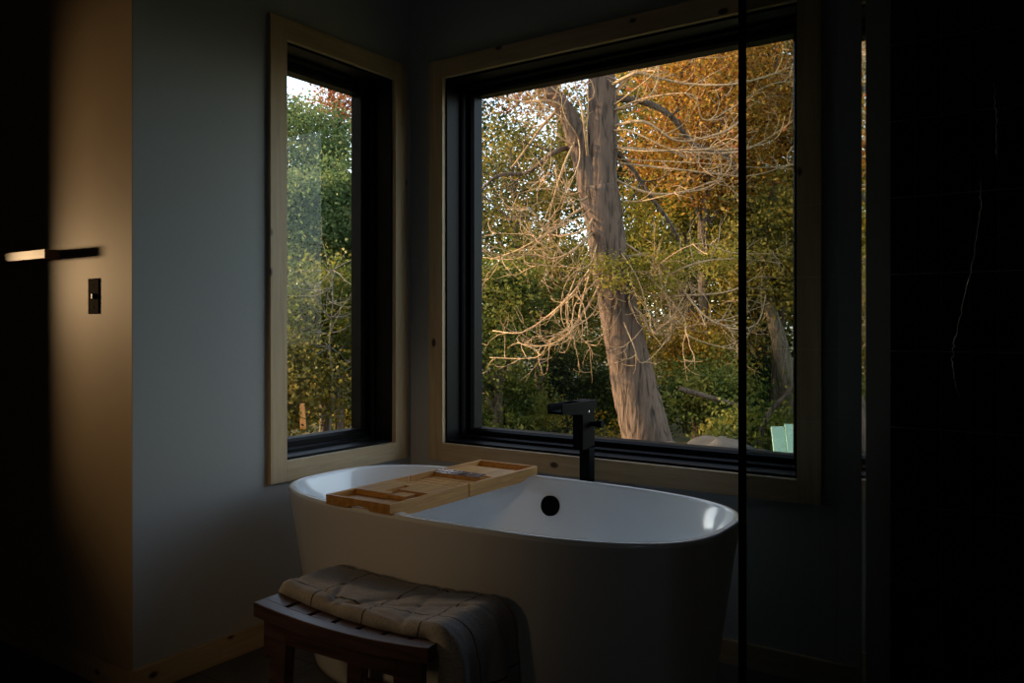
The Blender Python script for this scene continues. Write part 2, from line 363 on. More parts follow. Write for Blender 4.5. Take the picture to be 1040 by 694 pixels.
# open trough spout: profile in the Y-Z plane for side walls, thin floor between them
y0, y1 = FY+.0235, FY-.245; zt0, zt1, zb1 = .983, .983, .945
sp = MB(); hw = .030
side = [(y0, .955), (y0, zt0), (y1, zt1), (y1-.004, zt1-.018), (y1, zb1), (FY-.075, .930)]
for s in (-1, 1):
    xa = FX+s*hw; sp.prism(side, 0, xa-.003, xa+.003)
sp.prism([(y0, .950), (y0, .962), (y1+.001, .955), (y1+.001, zb1), (FY-.075, .930)], 0, FX-hw, FX+hw)
sp.prism([(y0, .955), (y0, .983), (y0-.11, .983), (y0-.11, .955)], 0, FX-hw, FX+hw)
spout = sp.build('spout', M['matte_black'], fa, bevel=.0015)
m = MB(); m.tube([(FX+.0225, FY-.005, .888), (FX+.045, FY+.005, .888)], .010, 20); m.tube([(FX+.045, FY+.005, .888), (FX+.068, FY+.005, .888)], .015, 20); m.build('lever_knob', M['matte_black'], fa, bevel=.001)
m = MB(); m.lathe((FX+.0338, FY-.045, .940), (1, 0, 0), [(-.002, .005), (.0012, .005), (.002, .003)], 16); o = m.build('cap_screw', M['chrome'], spout); o['label'] = 'small bright screw cap'

# ------------------------------------------------------------------ bath tray (bamboo caddy) across the tub
TX0, TX1, TY0, TY1, TZ0, TZ1 = .575, .870, -1.085, -.205, .6705, .704
tray = empty('bath_tray', ((TX0+TX1)/2, (TY0+TY1)/2, TZ0), 'honey brown bamboo bath tray with slats laid across the bathtub', 'bath tray')
YS = -.665                                             # joint between the body and the slide-out far tray
def rail(x0, x1, ya, yb, cut_a, cut_b):
    p = [(ya, TZ1), (yb, TZ1), (yb, TZ0)]
    if cut_b: p += [(yb-.055, TZ0), (yb-.075, TZ0-.004), (yb-.10, TZ0-.013), (yb-.13, TZ0-.016)]
    else: p[-1] = (yb, TZ0-.016)
    if cut_a: p += [(ya+.12, TZ0-.016), (ya+.095, TZ0-.013), (ya+.075, TZ0-.004), (ya+.055, TZ0), (ya, TZ0)]
    else: p += [(ya, TZ0-.016)]
    return MB().prism(p, 0, x0, x1)
wt = .011
for x0 in (TX0, TX1-wt): rail(x0, x0+wt, TY0, YS-.007, True, False).build('side_rail', M['bamboo'], tray, bevel=.0012)
for x0 in (TX0+.001, TX1-wt-.001): rail(x0, x0+wt, YS+.006, TY1, False, True).build('extension_rail', M['bamboo'], tray, bevel=.0012)
# near end board with the scooped finger cut-out, far end board
p = [(TX0+wt, TZ1), (TX0+wt, TZ0)]
for t in np.linspace(0, PI, 11): p.append((TX0+.155-.05*math.cos(t), TZ0+.011*math.sin(t)))
p += [(TX1-wt, TZ0), (TX1-wt, TZ1)]
MB().prism(p, 1, TY0, TY0+wt).build('end_board', M['bamboo'], tray, bevel=.001)
MB().box(TX0+wt, TX1-wt, TY1-wt, TY1, TZ0, TZ1).build('end_board', M['bamboo'], tray, bevel=.001)
xi0, xi1 = TX0+wt, TX1-wt
# near compartment floor, holder block with slots, slats, far tray floor
MB().box(xi0, xi1, TY0+wt, -.765, .680, .684).build('bottom_board', M['bamboo'], tray)
m = MB(); zt_ = .7036
# one carved board: two fields either side of a long slot, closed at the far end
m.prism([(xi0+.002, -.955), (xi0+.150, -.955), (xi0+.150, -.925), (xi0+.104, -.915), (xi0+.104, -.812), (xi0+.132, -.812), (xi0+.132, -.880), (xi1-.002, -.880), (xi1-.002, -.765), (xi0+.002, -.765)], 2, .6842, zt_)
m.build('holder_board', M['bamboo'], tray, bevel=.0015)
MB().box(xi0+.160, xi0+.225, -.950, -.893, .6842, .7000).build('holder_block', M['bamboo'], tray, bevel=.002)
for i in range(6):
    y = -.750+i*.0385; MB().box(xi0, xi1, y, y+.030, .6765, .6830).build('slat', M['bamboo'], tray, bevel=.001)
MB().box(xi0, xi1, -.764, -.755, .672, .7036).build('cross_board', M['bamboo'], tray, bevel=.001)
m = MB(); m.box(xi0+.001, xi1-.001, -.50, TY1-wt, .674, .680); m.box(xi0+.001, xi1-.001, -.475, -.310, .680, .6975)
m.build('extension_floor', M['bamboo'], tray, bevel=.001)
MB().box(xi0+.001, xi1-.001, -.519, -.508, .676, .699).build('cross_board', M['bamboo'], tray, bevel=.001)
# folded-down reading rest: two wires with slides
m = MB()
for dy, dz in ((0, 0), (.018, .002), (-.020, -.003)):
    m.tube([(xi0+.003, -.500+dy, .702+dz), (xi1-.05, -.500+dy, .702+dz)], .0028, 10)
for x in np.linspace(xi0+.02, xi1-.07, 5): m.tube([(x, -.527, .698), (x, -.479, .704)], .0030, 8)
m.build('reading_rest', simple('brushed_wire', (.34, .29, .29), .35, metal=.8), tray)

# ------------------------------------------------------------------ bench
BC = Vector((1.027, -1.290)); BL, BD, BZ = .640, .385, .476; BR = math.radians(2.3)
bench = empty('slatted_stool', (BC.x, BC.y, 0), 'dark brown wooden stool with a dipped slatted seat in front of the bathtub', 'stool')
bench.rotation_euler = (0, 0, BR)
def sag(x): return BZ - .020*(1-(2*x/BL)**2)
def bcurve(x0, x1, y0, y1, dz, th, n=16, tfun=None):
    vs = []; fs = []
    for i in range(n+1):
        x = x0+(x1-x0)*i/n; zt = sag(x)-dz; zb = (tfun(x) if tfun else zt-th)
        vs += [(x, y0, zb), (x, y1, zb), (x, y1, zt), (x, y0, zt)]
    for i in range(n):
        for k in range(4): fs.append((i*4+k, (i+1)*4+k, (i+1)*4+(k+1) % 4, i*4+(k+1) % 4))
    fs.append((0, 1, 2, 3)); fs.append((n*4+3, n*4+2, n*4+1, n*4))
    return MB().add(vs, fs)
def loc_build(mb, name, mat, parent, **k):
    o = mb.build(name, mat, None, **k); o.parent = parent; return o
for s in (-1, 1):
    ya, yb = (-BD/2, -BD/2+.042) if s < 0 else (BD/2-.055, BD/2)
    loc_build(bcurve(-BL/2, BL/2, ya, yb, 0, .042), 'seat_rail', M['walnut'], bench, bevel=.003)
    ya2 = -BD/2+.012 if s < 0 else BD/2-.034
    def tf(x):
        e = abs(x)-(BL/2-.115); return .372 - max(0, e)*.7 + 0*x if e > 0 else .372
    loc_build(bcurve(-BL/2+.03, BL/2-.03, ya2, ya2+.022, .042, 0, 24, tf), 'apron', M['walnut'], bench, bevel=.002)
ns = 7; sw = BL/ns
for i in range(ns):
    xa = -BL/2+i*sw + (.0 if i == 0 else .008); xb = -BL/2+(i+1)*sw-(.0 if i == ns-1 else .008)
    loc_build(bcurve(xa, xb, -BD/2+.042, BD/2-.055, .0006, .022, 4), 'seat_slat', M['walnut'], bench, bevel=.0015)
    if i:
        pass
for sx in (-1, 1):
    for sy in (-1, 1):
        xo = sx*(BL/2-.092); xb_ = sx*(BL/2-.070); yo = sy*(BD/2-.030); w = .034; w2 = .028
        vs = [(xo+i*w, yo+j*.02, .436) for j in (-1, 1) for i in (-1, 1)] + [(xb_+i*w2, yo+j*.017, 0) for j in (-1, 1) for i in (-1, 1)]
        mm = MB().add(vs, [(0,1,3,2), (4,6,7,5), (0,4,5,1), (2,3,7,6), (0,2,6,4), (1,5,7,3)])
        loc_build(mm, 'leg', M['walnut'], bench, bevel=.002)
for sy in (-1, 1):
    loc_build(MB().box(-BL/2+.07, BL/2-.07, sy*(BD/2-.028)-.009, sy*(BD/2-.028)+.009, .12, .15), 'stretcher', M['walnut'], bench, bevel=.002)

# ------------------------------------------------------------------ towel on the bench
def towel_mat():
    m, nt, out = new_mat('grey_linen'); b = nd(nt, 'ShaderNodeBsdfPrincipled', Roughness=.95); b.inputs['Specular IOR Level'].default_value = .1
    b.inputs['Sheen Weight'].default_value = .15
    uv = nd(nt, 'ShaderNodeUVMap'); sx = nd(nt, 'ShaderNodeSeparateXYZ'); nt.links.new(uv.outputs[0], sx.inputs[0])
    def line(sock, per, off, wid):
        a = nd(nt, 'ShaderNodeMath', operation='ADD'); a.inputs[1].default_value = off; nt.links.new(sock, a.inputs[0])
        md = nd(nt, 'ShaderNodeMath', operation='PINGPONG'); md.inputs[1].default_value = per/2; nt.links.new(a.outputs[0], md.inputs[0])
        c = nd(nt, 'ShaderNodeMath', operation='LESS_THAN'); c.inputs[1].default_value = wid; nt.links.new(md.outputs[0], c.inputs[0]); return c.outputs[0]
    l1 = line(sx.outputs['X'], .21, .06, .0026); l2 = line(sx.outputs['Y'], .21, .06, .0026)
    mx_ = nd(nt, 'ShaderNodeMath', operation='MAXIMUM'); nt.links.new(l1, mx_.inputs[0]); nt.links.new(l2, mx_.inputs[1])
    nz = nd(nt, 'ShaderNodeTexNoise', Scale=260.0, Detail=3.0); nt.links.new(uv.outputs[0], nz.inputs['Vector'])
    r = ramp(nt, [(.3, (.165, .155, .145)), (.7, (.27, .255, .24))]); nt.links.new(nz.outputs['Fac'], r.inputs['Fac'])
    mm = nd(nt, 'ShaderNodeMix', data_type='RGBA'); nt.links.new(mx_.outputs[0], mm.inputs['Factor']); nt.links.new(r.outputs['Color'], mm.inputs['A']); mm.inputs['B'].default_value = (.03, .026, .024, 1)
    nt.links.new(mm.outputs['Result'], b.inputs['Base Color'])
    bp = nd(nt, 'ShaderNodeBump', Strength=.5, Distance=.002); nt.links.new(nz.outputs['Fac'], bp.inputs['Height']); nt.links.new(bp.outputs['Normal'], b.inputs['Normal'])
    nt.links.new(b.outputs['BSDF'], out.inputs['Surface']); return m
from mathutils import noise as mn
def towel():
    cr, sr = math.cos(BR), math.sin(BR)
    def W(x, y, z): return (BC.x+x*cr-y*sr, BC.y+x*sr+y*cr, z)
    # base curve along the length: flat/dipped on the seat, round over the right end, hang down
    pts = []; xs = np.linspace(-BL/2-.004, BL/2-.035, 60)
    for x in xs: pts.append((x, sag(x)+.0015, 0, 1))
    r = .052; cx0, cz0 = xs[-1], sag(xs[-1])+.0015-r
    for t in np.linspace(0, PI/2, 14)[1:]: pts.append((cx0+r*math.sin(t), cz0+r*math.cos(t), math.sin(t), math.cos(t)))
    x0, z0 = pts[-1][0], pts[-1][1]
    for k in range(1, 30): pts.append((x0+.0012*k, z0-.0115*k, 1, 0))
    n = len(pts); s = [0]
    for a, b in zip(pts[:-1], pts[1:]): s.append(s[-1]+math.hypot(b[0]-a[0], b[1]-a[1]))
    nv = 60; vs = []; uvs = []; fs = []
    for i in range(n):
        bx, bz, nx, nz_ = pts[i]; hang = max(0, s[i]-s[60]+.02)/.35; u = s[i]
        yf = -BD/2+.100-.05*min(1, u/.6)+.006*mn.noise(Vector((u*9, 0, 1))) - min(1, hang*2)*.045          # front fold line
        yb = BD/2-.010+.006*mn.noise(Vector((u*7, 3, 1)))
        if u < .05: yb -= (.05-u)*.5
        lend = 1-max(0, (.028-u)/.028)
        lend = math.sqrt(max(0, 1-(1-lend)**2))
        for j in range(nv+1):
            v = j/nv; y = yf+(yb-yf)*v
            e = min(1, (y-yf)/.020); e = math.sqrt(max(0, 1-(1-e)**2)); e2 = min(1, (yb-y)/.02); e2 = math.sqrt(max(0, 1-(1-e2)**2))
            th = .034*(1-.2*v) + .005*mn.noise(Vector((u*7+3, y*9, 5))) + .0035*mn.noise(Vector((u*20, y*26, 2))) + .0022*mn.noise(Vector((u*60, y*60, 8)))
            # soft creases
            for (ax, ay, c0, am) in ((1, .55, .17, .007), (1, -.8, .34, .006), (.2, 1, -.02, .006), (1, .3, .47, .005), (-.35, 1, -.17, .005)):
                d = ax*u+ay*y-c0; th -= am*math.exp(-(d/.008)**2)
            if hang > 0: th += .020*hang*math.sin(v*11+1.0)+.010*hang*math.sin(v*23)+.018*min(1, hang*3)*(1-v)
            h = .0008+max(th, .006)*e*e2*max(lend, .02)
            side = -.004*(e < .6)
            vs.append(W(bx+nx*h, y, bz+nz_*h)); uvs.append((u, y))
    m1 = nv+1
    for i in range(n-1):
        for j in range(nv): fs.append((i*m1+j, (i+1)*m1+j, (i+1)*m1+j+1, i*m1+j+1))
    # underside lies along the base curve
    b0 = len(vs)
    for i in range(n):
        bx, bz, nx, nz_ = pts[i]
        for j in (0, nv):
            vs.append(tuple(Vector(vs[i*m1+j])))
    m = MB(); m.add(vs[:b0], fs, True)
    o = m.build('folded_towel', towel_mat(), None)
    uvl = o.data.uv_layers.new(name='UVMap')
    for lp in o.data.loops: uvl.data[lp.index].uv = uvs[lp.vertex_index]
    so = o.modifiers.new('thick', 'SOLIDIFY'); so.thickness = .0022; so.offset = 1
    tag(o, 'folded grey-brown checked towel on the stool, hanging over its right end', 'towel')
towel()

# ------------------------------------------------------------------ left wall: shelf and switch
sh = MB().box(-1.2, -.473, -1.502, -L, 1.530, 1.565)
o = sh.build('wall_shelf', M['shelf_wood'], None, bevel=.002); tag(o, 'short floating wooden shelf on the warm-lit wall at far left', 'shelf')
sw_ = empty('light_switch', (-.243, -L-.001, 1.386), 'narrow dark bronze switch plate with a small toggle, below the wall shelf', 'light switch')
m = MB(); m.box(-.278, -.208, -L-.003, -L-.0005, 1.322, 1.450); pl_ = m.build('plate', M['plate'], sw_, bevel=.002)
m = MB(); m.box(-.249, -.237, -L-.009, -L-.002, 1.376, 1.396); m.build('toggle', simple('dark_toggle', (.02, .015, .012), .4), sw_, bevel=.002)
for z in (1.345, 1.427):
    m = MB(); m.lathe((-.243, -L-.0025, z), (0, -1, 0), [(0, .0035), (.0012, .003)], 12); m.build('screw', M['plate'], pl_)

# ------------------------------------------------------------------ OUTDOORS
GZ = -.35
def ground():
    n = 90; vs = []; fs = []
    for i in range(n+1):
        for j in range(n+1):
            x = -45+75*i/n; y = -12+60*j/n
            d = max(0, math.hypot(x-1, y+1)-7); z = GZ-.05+.10*mn.noise(Vector((x*.35, y*.35, 0)))*min(1, d/3)+.02*d
            vs.append((x, y, z))
    for i in range(n):
        for j in range(n): fs.append((i*(n+1)+j, (i+1)*(n+1)+j, (i+1)*(n+1)+j+1, i*(n+1)+j+1))
    m, nt, out = new_mat('forest_floor'); b = nd(nt, 'ShaderNodeBsdfPrincipled', Roughness=.95); g = nd(nt, 'ShaderNodeNewGeometry')
    nz = nd(nt, 'ShaderNodeTexNoise', Scale=3.0, Detail=10.0); nt.links.new(g.outputs['Position'], nz.inputs['Vector'])
    r = ramp(nt, [(.3, (.035, .045, .012)), (.5, (.09, .085, .025)), (.7, (.17, .12, .045))]); nt.links.new(nz.outputs['Fac'], r.inputs['Fac']); nt.links.new(r.outputs['Color'], b.inputs['Base Color']); nt.links.new(b.outputs[0], out.inputs['Surface'])
    o = MB().add(vs, fs, True).build('ground', m, None); o['kind'] = 'structure'
ground()
def gz(x, y):
    d = max(0, math.hypot(x-1, y+1)-7); return GZ-.05+.10*mn.noise(Vector((x*.35, y*.35, 0)))*min(1, d/3)+.02*d

LM = {}
LM['green'] = leaf_mat('green_leaves', [(.03, .06, .014), (.12, .17, .03), (.27, .29, .045), (.46, .38, .07)])
LM['dark'] = leaf_mat('dark_evergreen', [(.018, .04, .014), (.05, .085, .025), (.10, .13, .03)])
LM['bluegreen'] = leaf_mat('soft_green_conifer', [(.07, .13, .045), (.17, .26, .09), (.30, .40, .13), (.40, .42, .16)])
LM['olive'] = leaf_mat('olive_leaves', [(.045, .055, .012), (.18, .17, .03), (.36, .29, .045), (.52, .34, .06)])
LM['amber'] = leaf_mat('amber_leaves', [(.07, .03, .01), (.40, .16, .025), (.72, .36, .04), (.28, .22, .03), (.68, .17, .035)])
LM['gold'] = leaf_mat('golden_leaves', [(.20, .14, .02), (.48, .36, .04), (.72, .46, .05), (.60, .24, .04)])
LM['lime'] = leaf_mat('yellow_green_leaves', [(.06, .07, .012), (.30, .29, .04), (.55, .46, .06), (.60, .38, .05)])
LM['red'] = leaf_mat('russet_leaves', [(.14, .04, .02), (.45, .15, .06), (.62, .30, .12), (.35, .20, .06)])
BK = {'grey': bark('grey_dead_wood', (.24, .21, .17), (.12, .10, .08), 16, .4), 'main': bark('cedar_bark', (.155, .105, .075), (.040, .030, .023), 9), 'dark': bark('dark_bark', (.14, .10, .07), (.05, .035, .025), 12), 'twig': bark('pale_dead_wood', (.50, .33, .18), (.28, .175, .09), 16, .4), 'pale': bark('pale_bark', (.22, .16, .11), (.10, .075, .05), 12)}
def leaves_mesh(name, centres, radii, counts, size, mat, seed, aspect=.55, flat=.25, parent=None):
    rg = np.random.default_rng(seed)
    P = []
    for c, r, n in zip(centres, radii, counts):
        q = rg.normal(size=(n, 3)); q *= (np.array(r)*.5); P.append(q+np.array(c))
    P = np.concatenate(P).astype(np.float32); N = len(P)
    d = rg.normal(size=(N, 3)); d[:, 2] = d[:, 2]*.7-.35; d /= np.linalg.norm(d, axis=1)[:, None]
    o = rg.normal(size=(N, 3)); o[:, 2] *= flat*2; e = np.cross(d, o); e /= np.linalg.norm(e, axis=1)[:, None]+1e-9
    sz = (size*(.55+.9*rg.random(N)))[:, None]
    nrm = np.cross(d, e)
    v0 = P-d*sz*.5; v1 = P+e*sz*aspect*.5+nrm*sz*.08; v2 = P+d*sz*.5-nrm*sz*.06; v3 = P-e*sz*aspect*.5+nrm*sz*.08
    V = np.stack([v0, v1, v2, v3], 1).reshape(-1, 3)
    if parent is not None: V = V-np.array(wloc(parent))
    me = bpy.data.meshes.new(name); me.vertices.add(4*N); me.vertices.foreach_set('co', V.astype(np.float32).ravel())
    me.loops.add(4*N); me.loops.foreach_set('vertex_index', np.arange(4*N, dtype=np.int32)); me.polygons.add(N)
    me.polygons.foreach_set('loop_start', np.arange(N, dtype=np.int32)*4); me.polygons.foreach_set('loop_total', np.full(N, 4, np.int32))
    me.update(calc_edges=True); me.materials.append(mat)
    ob = bpy.data.objects.new(name, me); COL.objects.link(ob)
    if parent is not None: ob.parent = parent
    return ob
def wander(a, b, n, amp, rng, droop=0):
    a = Vector(a); b = Vector(b); L_ = (b-a).length; out = []
    o1 = Vector((rng.random(), rng.random(), rng.random()))*50
    for i in range(n+1):
        t = i/n; p = a.lerp(b, t); w = mn.noise_vector(o1+Vector((t*3, 0, 0)))*amp*L_*math.sin(PI*min(t, .999)*.5+.0)
        p = p+w; p.z -= droop*L_*4*t*(1-t); out.append(p)
    return out
def tree(name, label, cat, base, height, trad, crown_c, crown_r, n_cl, per, size, lm, bk, seed, group='trees beyond the windows', lean=(0, 0), cl_r=.5, nb=9):
    """trunk + boughs reaching the leaf clusters + crown"""
    rng = random.Random(seed); base = Vector(base); base.z = gz(base.x, base.y)-.03
    e = empty(name, base, label, cat, group)
    top = Vector((base.x+lean[0], base.y+lean[1], base.z+height))
    tp = wander(base, top, 10, .04, rng)
    m = MB(); m.tube(tp, [trad*(1-.75*i/10) for i in range(11)], 9, .1, rng); m.build('trunk', bk, e)
    cs = []; rs = []
    for k in range(n_cl):
        while True:
            q = Vector((rng.uniform(-1, 1), rng.uniform(-1, 1), rng.uniform(-1, 1)))
            if .25 < q.length < 1: break
        c = Vector((crown_c[0]+q.x*crown_r[0], crown_c[1]+q.y*crown_r[1], crown_c[2]+q.z*crown_r[2]))
        cs.append(tuple(c)); s_ = cl_r*rng.uniform(.7, 1.3); rs.append((s_, s_, s_*.6))
    for k in range(0, n_cl, max(1, n_cl//nb)):
        m = MB()
        c = Vector(cs[k]); i = min(9, max(1, int((c.z-base.z-.5)/height*10))) if height > 1 else 1
        m.tube(wander(tp[i], c, 6, .10, rng, -.03), [trad*.32*(1-.8*j/6) for j in range(7)], 6)
        m.build('bough', bk, e)
    leaves_mesh('foliage', cs, rs, [int(per*rng.uniform(.7, 1.3)) for _ in cs], size*1.22, lm, seed, parent=e)
    return e
def tree_px(px, py, depth, rpx, rpy, name, label, cat, lm, bk, n_cl, per, size, seed, trad=.12, cl_r=.5, rd=None, group='trees beyond the windows', top=None, **k):
    c = at(px, py, depth); rx = rpx*depth/FPX; rz = rpy*depth/FPX; b = gz(c.x, c.y)
    h = (top if top else c.z+rz*.6)-b
    return tree(name, label, cat, (c.x, c.y, 0), h, trad, tuple(c), (rx, rd or rx, rz), n_cl, per, size, lm, bk, seed, group, cl_r=cl_r, **k)

# --- the big leaning cedar in the middle of the wide window
rng = random.Random(3)
D0 = 8.6
def px_path(pts, depth, dd=0):
    return [at(x, y, depth+dd*i) for i, (x, y) in enumerate(pts)]
def smooth_path(P, n):
    P = [Vector(p) for p in P]; out = []
    for i in range(len(P)-1):
        p0 = P[max(i-1, 0)]; p1 = P[i]; p2 = P[i+1]; p3 = P[min(i+2, len(P)-1)]
        for k in range(n):
            t = k/n; out.append(.5*((2*p1)+(p2-p0)*t+(2*p0-5*p1+4*p2-p3)*t*t+(3*p1-p0-3*p2+p3)*t**3))
    out.append(P[-1]); return out
bp_ = at(662, 470, D0); gzz = gz(bp_.x, bp_.y)
cedar = empty('leaning_cedar', (bp_.x, bp_.y, gzz), 'large leaning tree with peeling grey-brown bark and bare dead twigs', 'tree', 'trees beyond the windows')
def stem(pts, rad, name, mat, n=6, seg=14, jit=.10):
    P = [at(x, y, D0) for x, y in pts]; S = smooth_path(P, n)
    R_ = np.interp(np.linspace(0, len(pts)-1, len(S)), range(len(pts)), [r*D0/FPX for r in rad])
    m = MB(); m.tube(S, list(R_), seg, jit, rng); return m.build(name, mat, cedar)
stem([(672, 545), (666, 500), (657, 447), (646, 400), (633, 340), (622, 280), (615, 235), (609, 190)], [30, 27, 25, 23, 20, 19, 19, 19], 'trunk', BK['main'], seg=20, jit=.09)
stem([(611, 205), (611, 160), (612, 120), (611, 80), (607, 30), (600, -40), (598, -120)], [17, 16, 15, 14, 13, 11, 7], 'upper_trunk', BK['main'], seg=16)
stem([(605, 215), (596, 175), (586, 140), (574, 112), (556, 90), (530, 66), (505, 30)], [14, 12, 11, 9, 7, 6, 4], 'side_stem', BK['main'], seg=12)
# big dark limbs, hand surveyed
def limb(pts, r0, r1, name='limb', mat=None, depth=D0, n=5, twigs=0, tl=.5, sd=0, out=0.0, curl=1.0):
    rg = random.Random(sd*7+11)
    k = len(pts); P = [at(x, y, depth-out*math.sin(PI*i/(k-1)) if out else depth) for i, (x, y) in enumerate(pts)]
    P = [p+Vector((0, 0, 0))+FW*rg.gauss(0, .10)*(0 if i == 0 else 1) for i, p in enumerate(P)]
    S = smooth_path(P, n); L_ = len(S)
    m = MB(); m.tube(S, [r0+(r1-r0)*i/(L_-1) for i in range(L_)], 7)
    for q in range(twigs):
        i = rg.randrange(int(L_*.25), L_-1); p = S[i]; t = (S[min(i+1, L_-1)]-S[i-1]).normalized()
        d = (t+Vector((rg.gauss(0, .7), rg.gauss(0, .7), rg.gauss(0, .55)))).normalized(); ln = tl*rg.uniform(.4, 1.2); W = [p]; c = p.copy()
        cu = Vector((rg.gauss(0, .12), rg.gauss(0, .12), rg.uniform(-.14, .22)*curl))
        for s_ in range(9):
            c = c+d*(ln/9); d = (d+cu+Vector((rg.gauss(0, .10), rg.gauss(0, .10), rg.gauss(0, .10)))).normalized(); W.append(c.copy())
        rr = max(.0055, (r0+(r1-r0)*i/L_)*.5); m.tube(W, [rr*(1-.8*z/9) for z in range(10)], 5)
        for w in range(2):
            j = rg.randrange(3, 8); c2 = W[j].copy(); d2 = (d+Vector((rg.gauss(0, .8), rg.gauss(0, .8), rg.gauss(0, .7)))).normalized(); W2 = [c2.copy()]
            for s_ in range(5): c2 = c2+d2*ln*.08; d2 = (d2+Vector((rg.gauss(0, .2), rg.gauss(0, .2), .1))).normalized(); W2.append(c2.copy())
            m.tube(W2, [rr*.6*(1-.6*z/5) for z in range(6)], 4)
    return m.build(name, mat or BK['twig'], cedar)
limb([(622, 100), (655, 100), (680, 118), (706, 145), (735, 160), (748, 178)], .040, .014, 'dark_limb', BK['dark'], twigs=4, tl=.5, sd=1)
limb([(622, 150), (645, 170), (662, 200), (680, 228), (700, 262)], .032, .010, 'dark_limb', BK['dark'], twigs=4, tl=.5, sd=2)
limb([(598, 160), (578, 150), (560, 158), (535, 172), (505, 182), (478, 205)], .034, .012, 'dark_limb', BK['dark'], twigs=5, tl=.5, sd=3)
limb([(566, 112), (552, 125), (536, 148), (520, 168)], .020, .008, 'dark_limb', BK['twig'], twigs=4, tl=.4, sd=4)
TW_ = [ # pale dead twigs (pixel survey of each arc)
 ([(618, 130), (650, 128), (690, 140), (725, 138), (752, 122), (762, 100)], .016, 6),
 ([(616, 90), (640, 84), (668, 78), (700, 86), (740, 90), (790, 72), (820, 60)], .017, 7),
 ([(618, 112), (640, 108), (664, 92), (668, 70), (660, 50)], .014, 4),
 ([(620, 150), (645, 150), (690, 152), (740, 158), (780, 140), (812, 118)], .015, 6),
 ([(620, 180), (655, 196), (690, 196), (720, 190), (738, 172), (742, 150)], .013, 5),
 ([(622, 240), (650, 256), (668, 280), (672, 315), (690, 330)], .013, 5),
 ([(628, 262), (660, 262), (690, 290), (710, 322), (742, 334), (768, 328), (778, 300)], .014, 7),
 ([(630, 280), (664, 300), (700, 300), (740, 296), (770, 280)], .012, 6),
 ([(628, 300), (650, 318), (664, 338), (684, 318), (700, 290)], .012, 5),
 ([(634, 300), (668, 285), (705, 268), (748, 262), (792, 268)], .012, 6),
 ([(612, 258), (598, 276), (580, 300), (556, 322), (530, 338), (500, 336)], .015, 7),
 ([(608, 230), (588, 250), (566, 262), (540, 258), (505, 262)], .013, 6),
 ([(604, 205), (584, 215), (562, 232), (530, 252), (498, 262)], .014, 7),
 ([(600, 190), (580, 196), (572, 178), (556, 178), (545, 190)], .011, 4),
 ([(608, 246), (600, 280), (588, 320), (592, 345), (606, 352)], .011, 5),
 ([(614, 280), (598, 310), (574, 342), (548, 352), (525, 348)], .012, 6),
 ([(598, 170), (590, 120), (588, 90), (580, 60)], .012, 4),
 ([(578, 115), (560, 105), (530, 100), (500, 94), (480, 90)], .015, 5),
 ([(586, 140), (572, 170), (560, 210), (556, 240)], .011, 5),
 ([(590, 150), (570, 140), (548, 110), (520, 92)], .012, 6),
 ([(606, 215), (590, 236), (560, 236), (540, 215), (515, 214)], .011, 5),
 ([(622, 260), (640, 284), (640, 310), (652, 326), (672, 322)], .011, 4),
 ([(620, 100), (650, 64), (690, 50), (740, 52)], .012, 5),
 ([(622, 165), (700, 176), (760, 178), (805, 166)], .011, 6),
]
for i, (pts, r0, tw) in enumerate(TW_): limb(pts, r0*1.15, r0*.4, 'dead_branch', BK['twig'], twigs=int(tw*1.8), tl=.55, sd=20+i, out=.25)
rj = random.Random(12)
for v_ in range(1):
    for i, (pts, r0, tw) in enumerate(TW_):
        dx, dy = rj.uniform(-10, 10), rj.uniform(-26, 26)
        p2 = [(x+(dx+rj.uniform(-12, 12))*(0 if k == 0 else 1), y+(dy if k else dy*.6)+rj.uniform(-9, 9)*(0 if k == 0 else 1)) for k, (x, y) in enumerate(pts)]
        limb(p2, r0*.62, r0*.25, 'dead_branch', BK['twig'], twigs=tw+2, tl=.5, sd=100+v_*50+i, out=.45, curl=1.6)
# sprigs of green and russet on the cedar
def sprig(pxs, n, lm, size, seed, r=.32, depth=D0, name='foliage'):
    leaves_mesh(name, [tuple(at(x, y, depth+d)) for x, y, d in pxs], [(r, r, r*.5)]*len(pxs), [n]*len(pxs), size, lm, seed, parent=cedar, aspect=.4)
sprig([(640, 272, -.2), (668, 262, -.3), (690, 272, -.1), (655, 285, 0), (720, 268, .2), (702, 258, 0), (612, 268, -.35), (625, 285, -.4), (675, 285, -.3), (740, 262, .1)], 420, LM['lime'], .038, 71, r=.26)
sprig([(520, 96, .1), (540, 82, 0), (560, 100, .2), (545, 108, -.2), (505, 104, .2), (575, 80, 0)], 170, LM['red'], .035, 72)

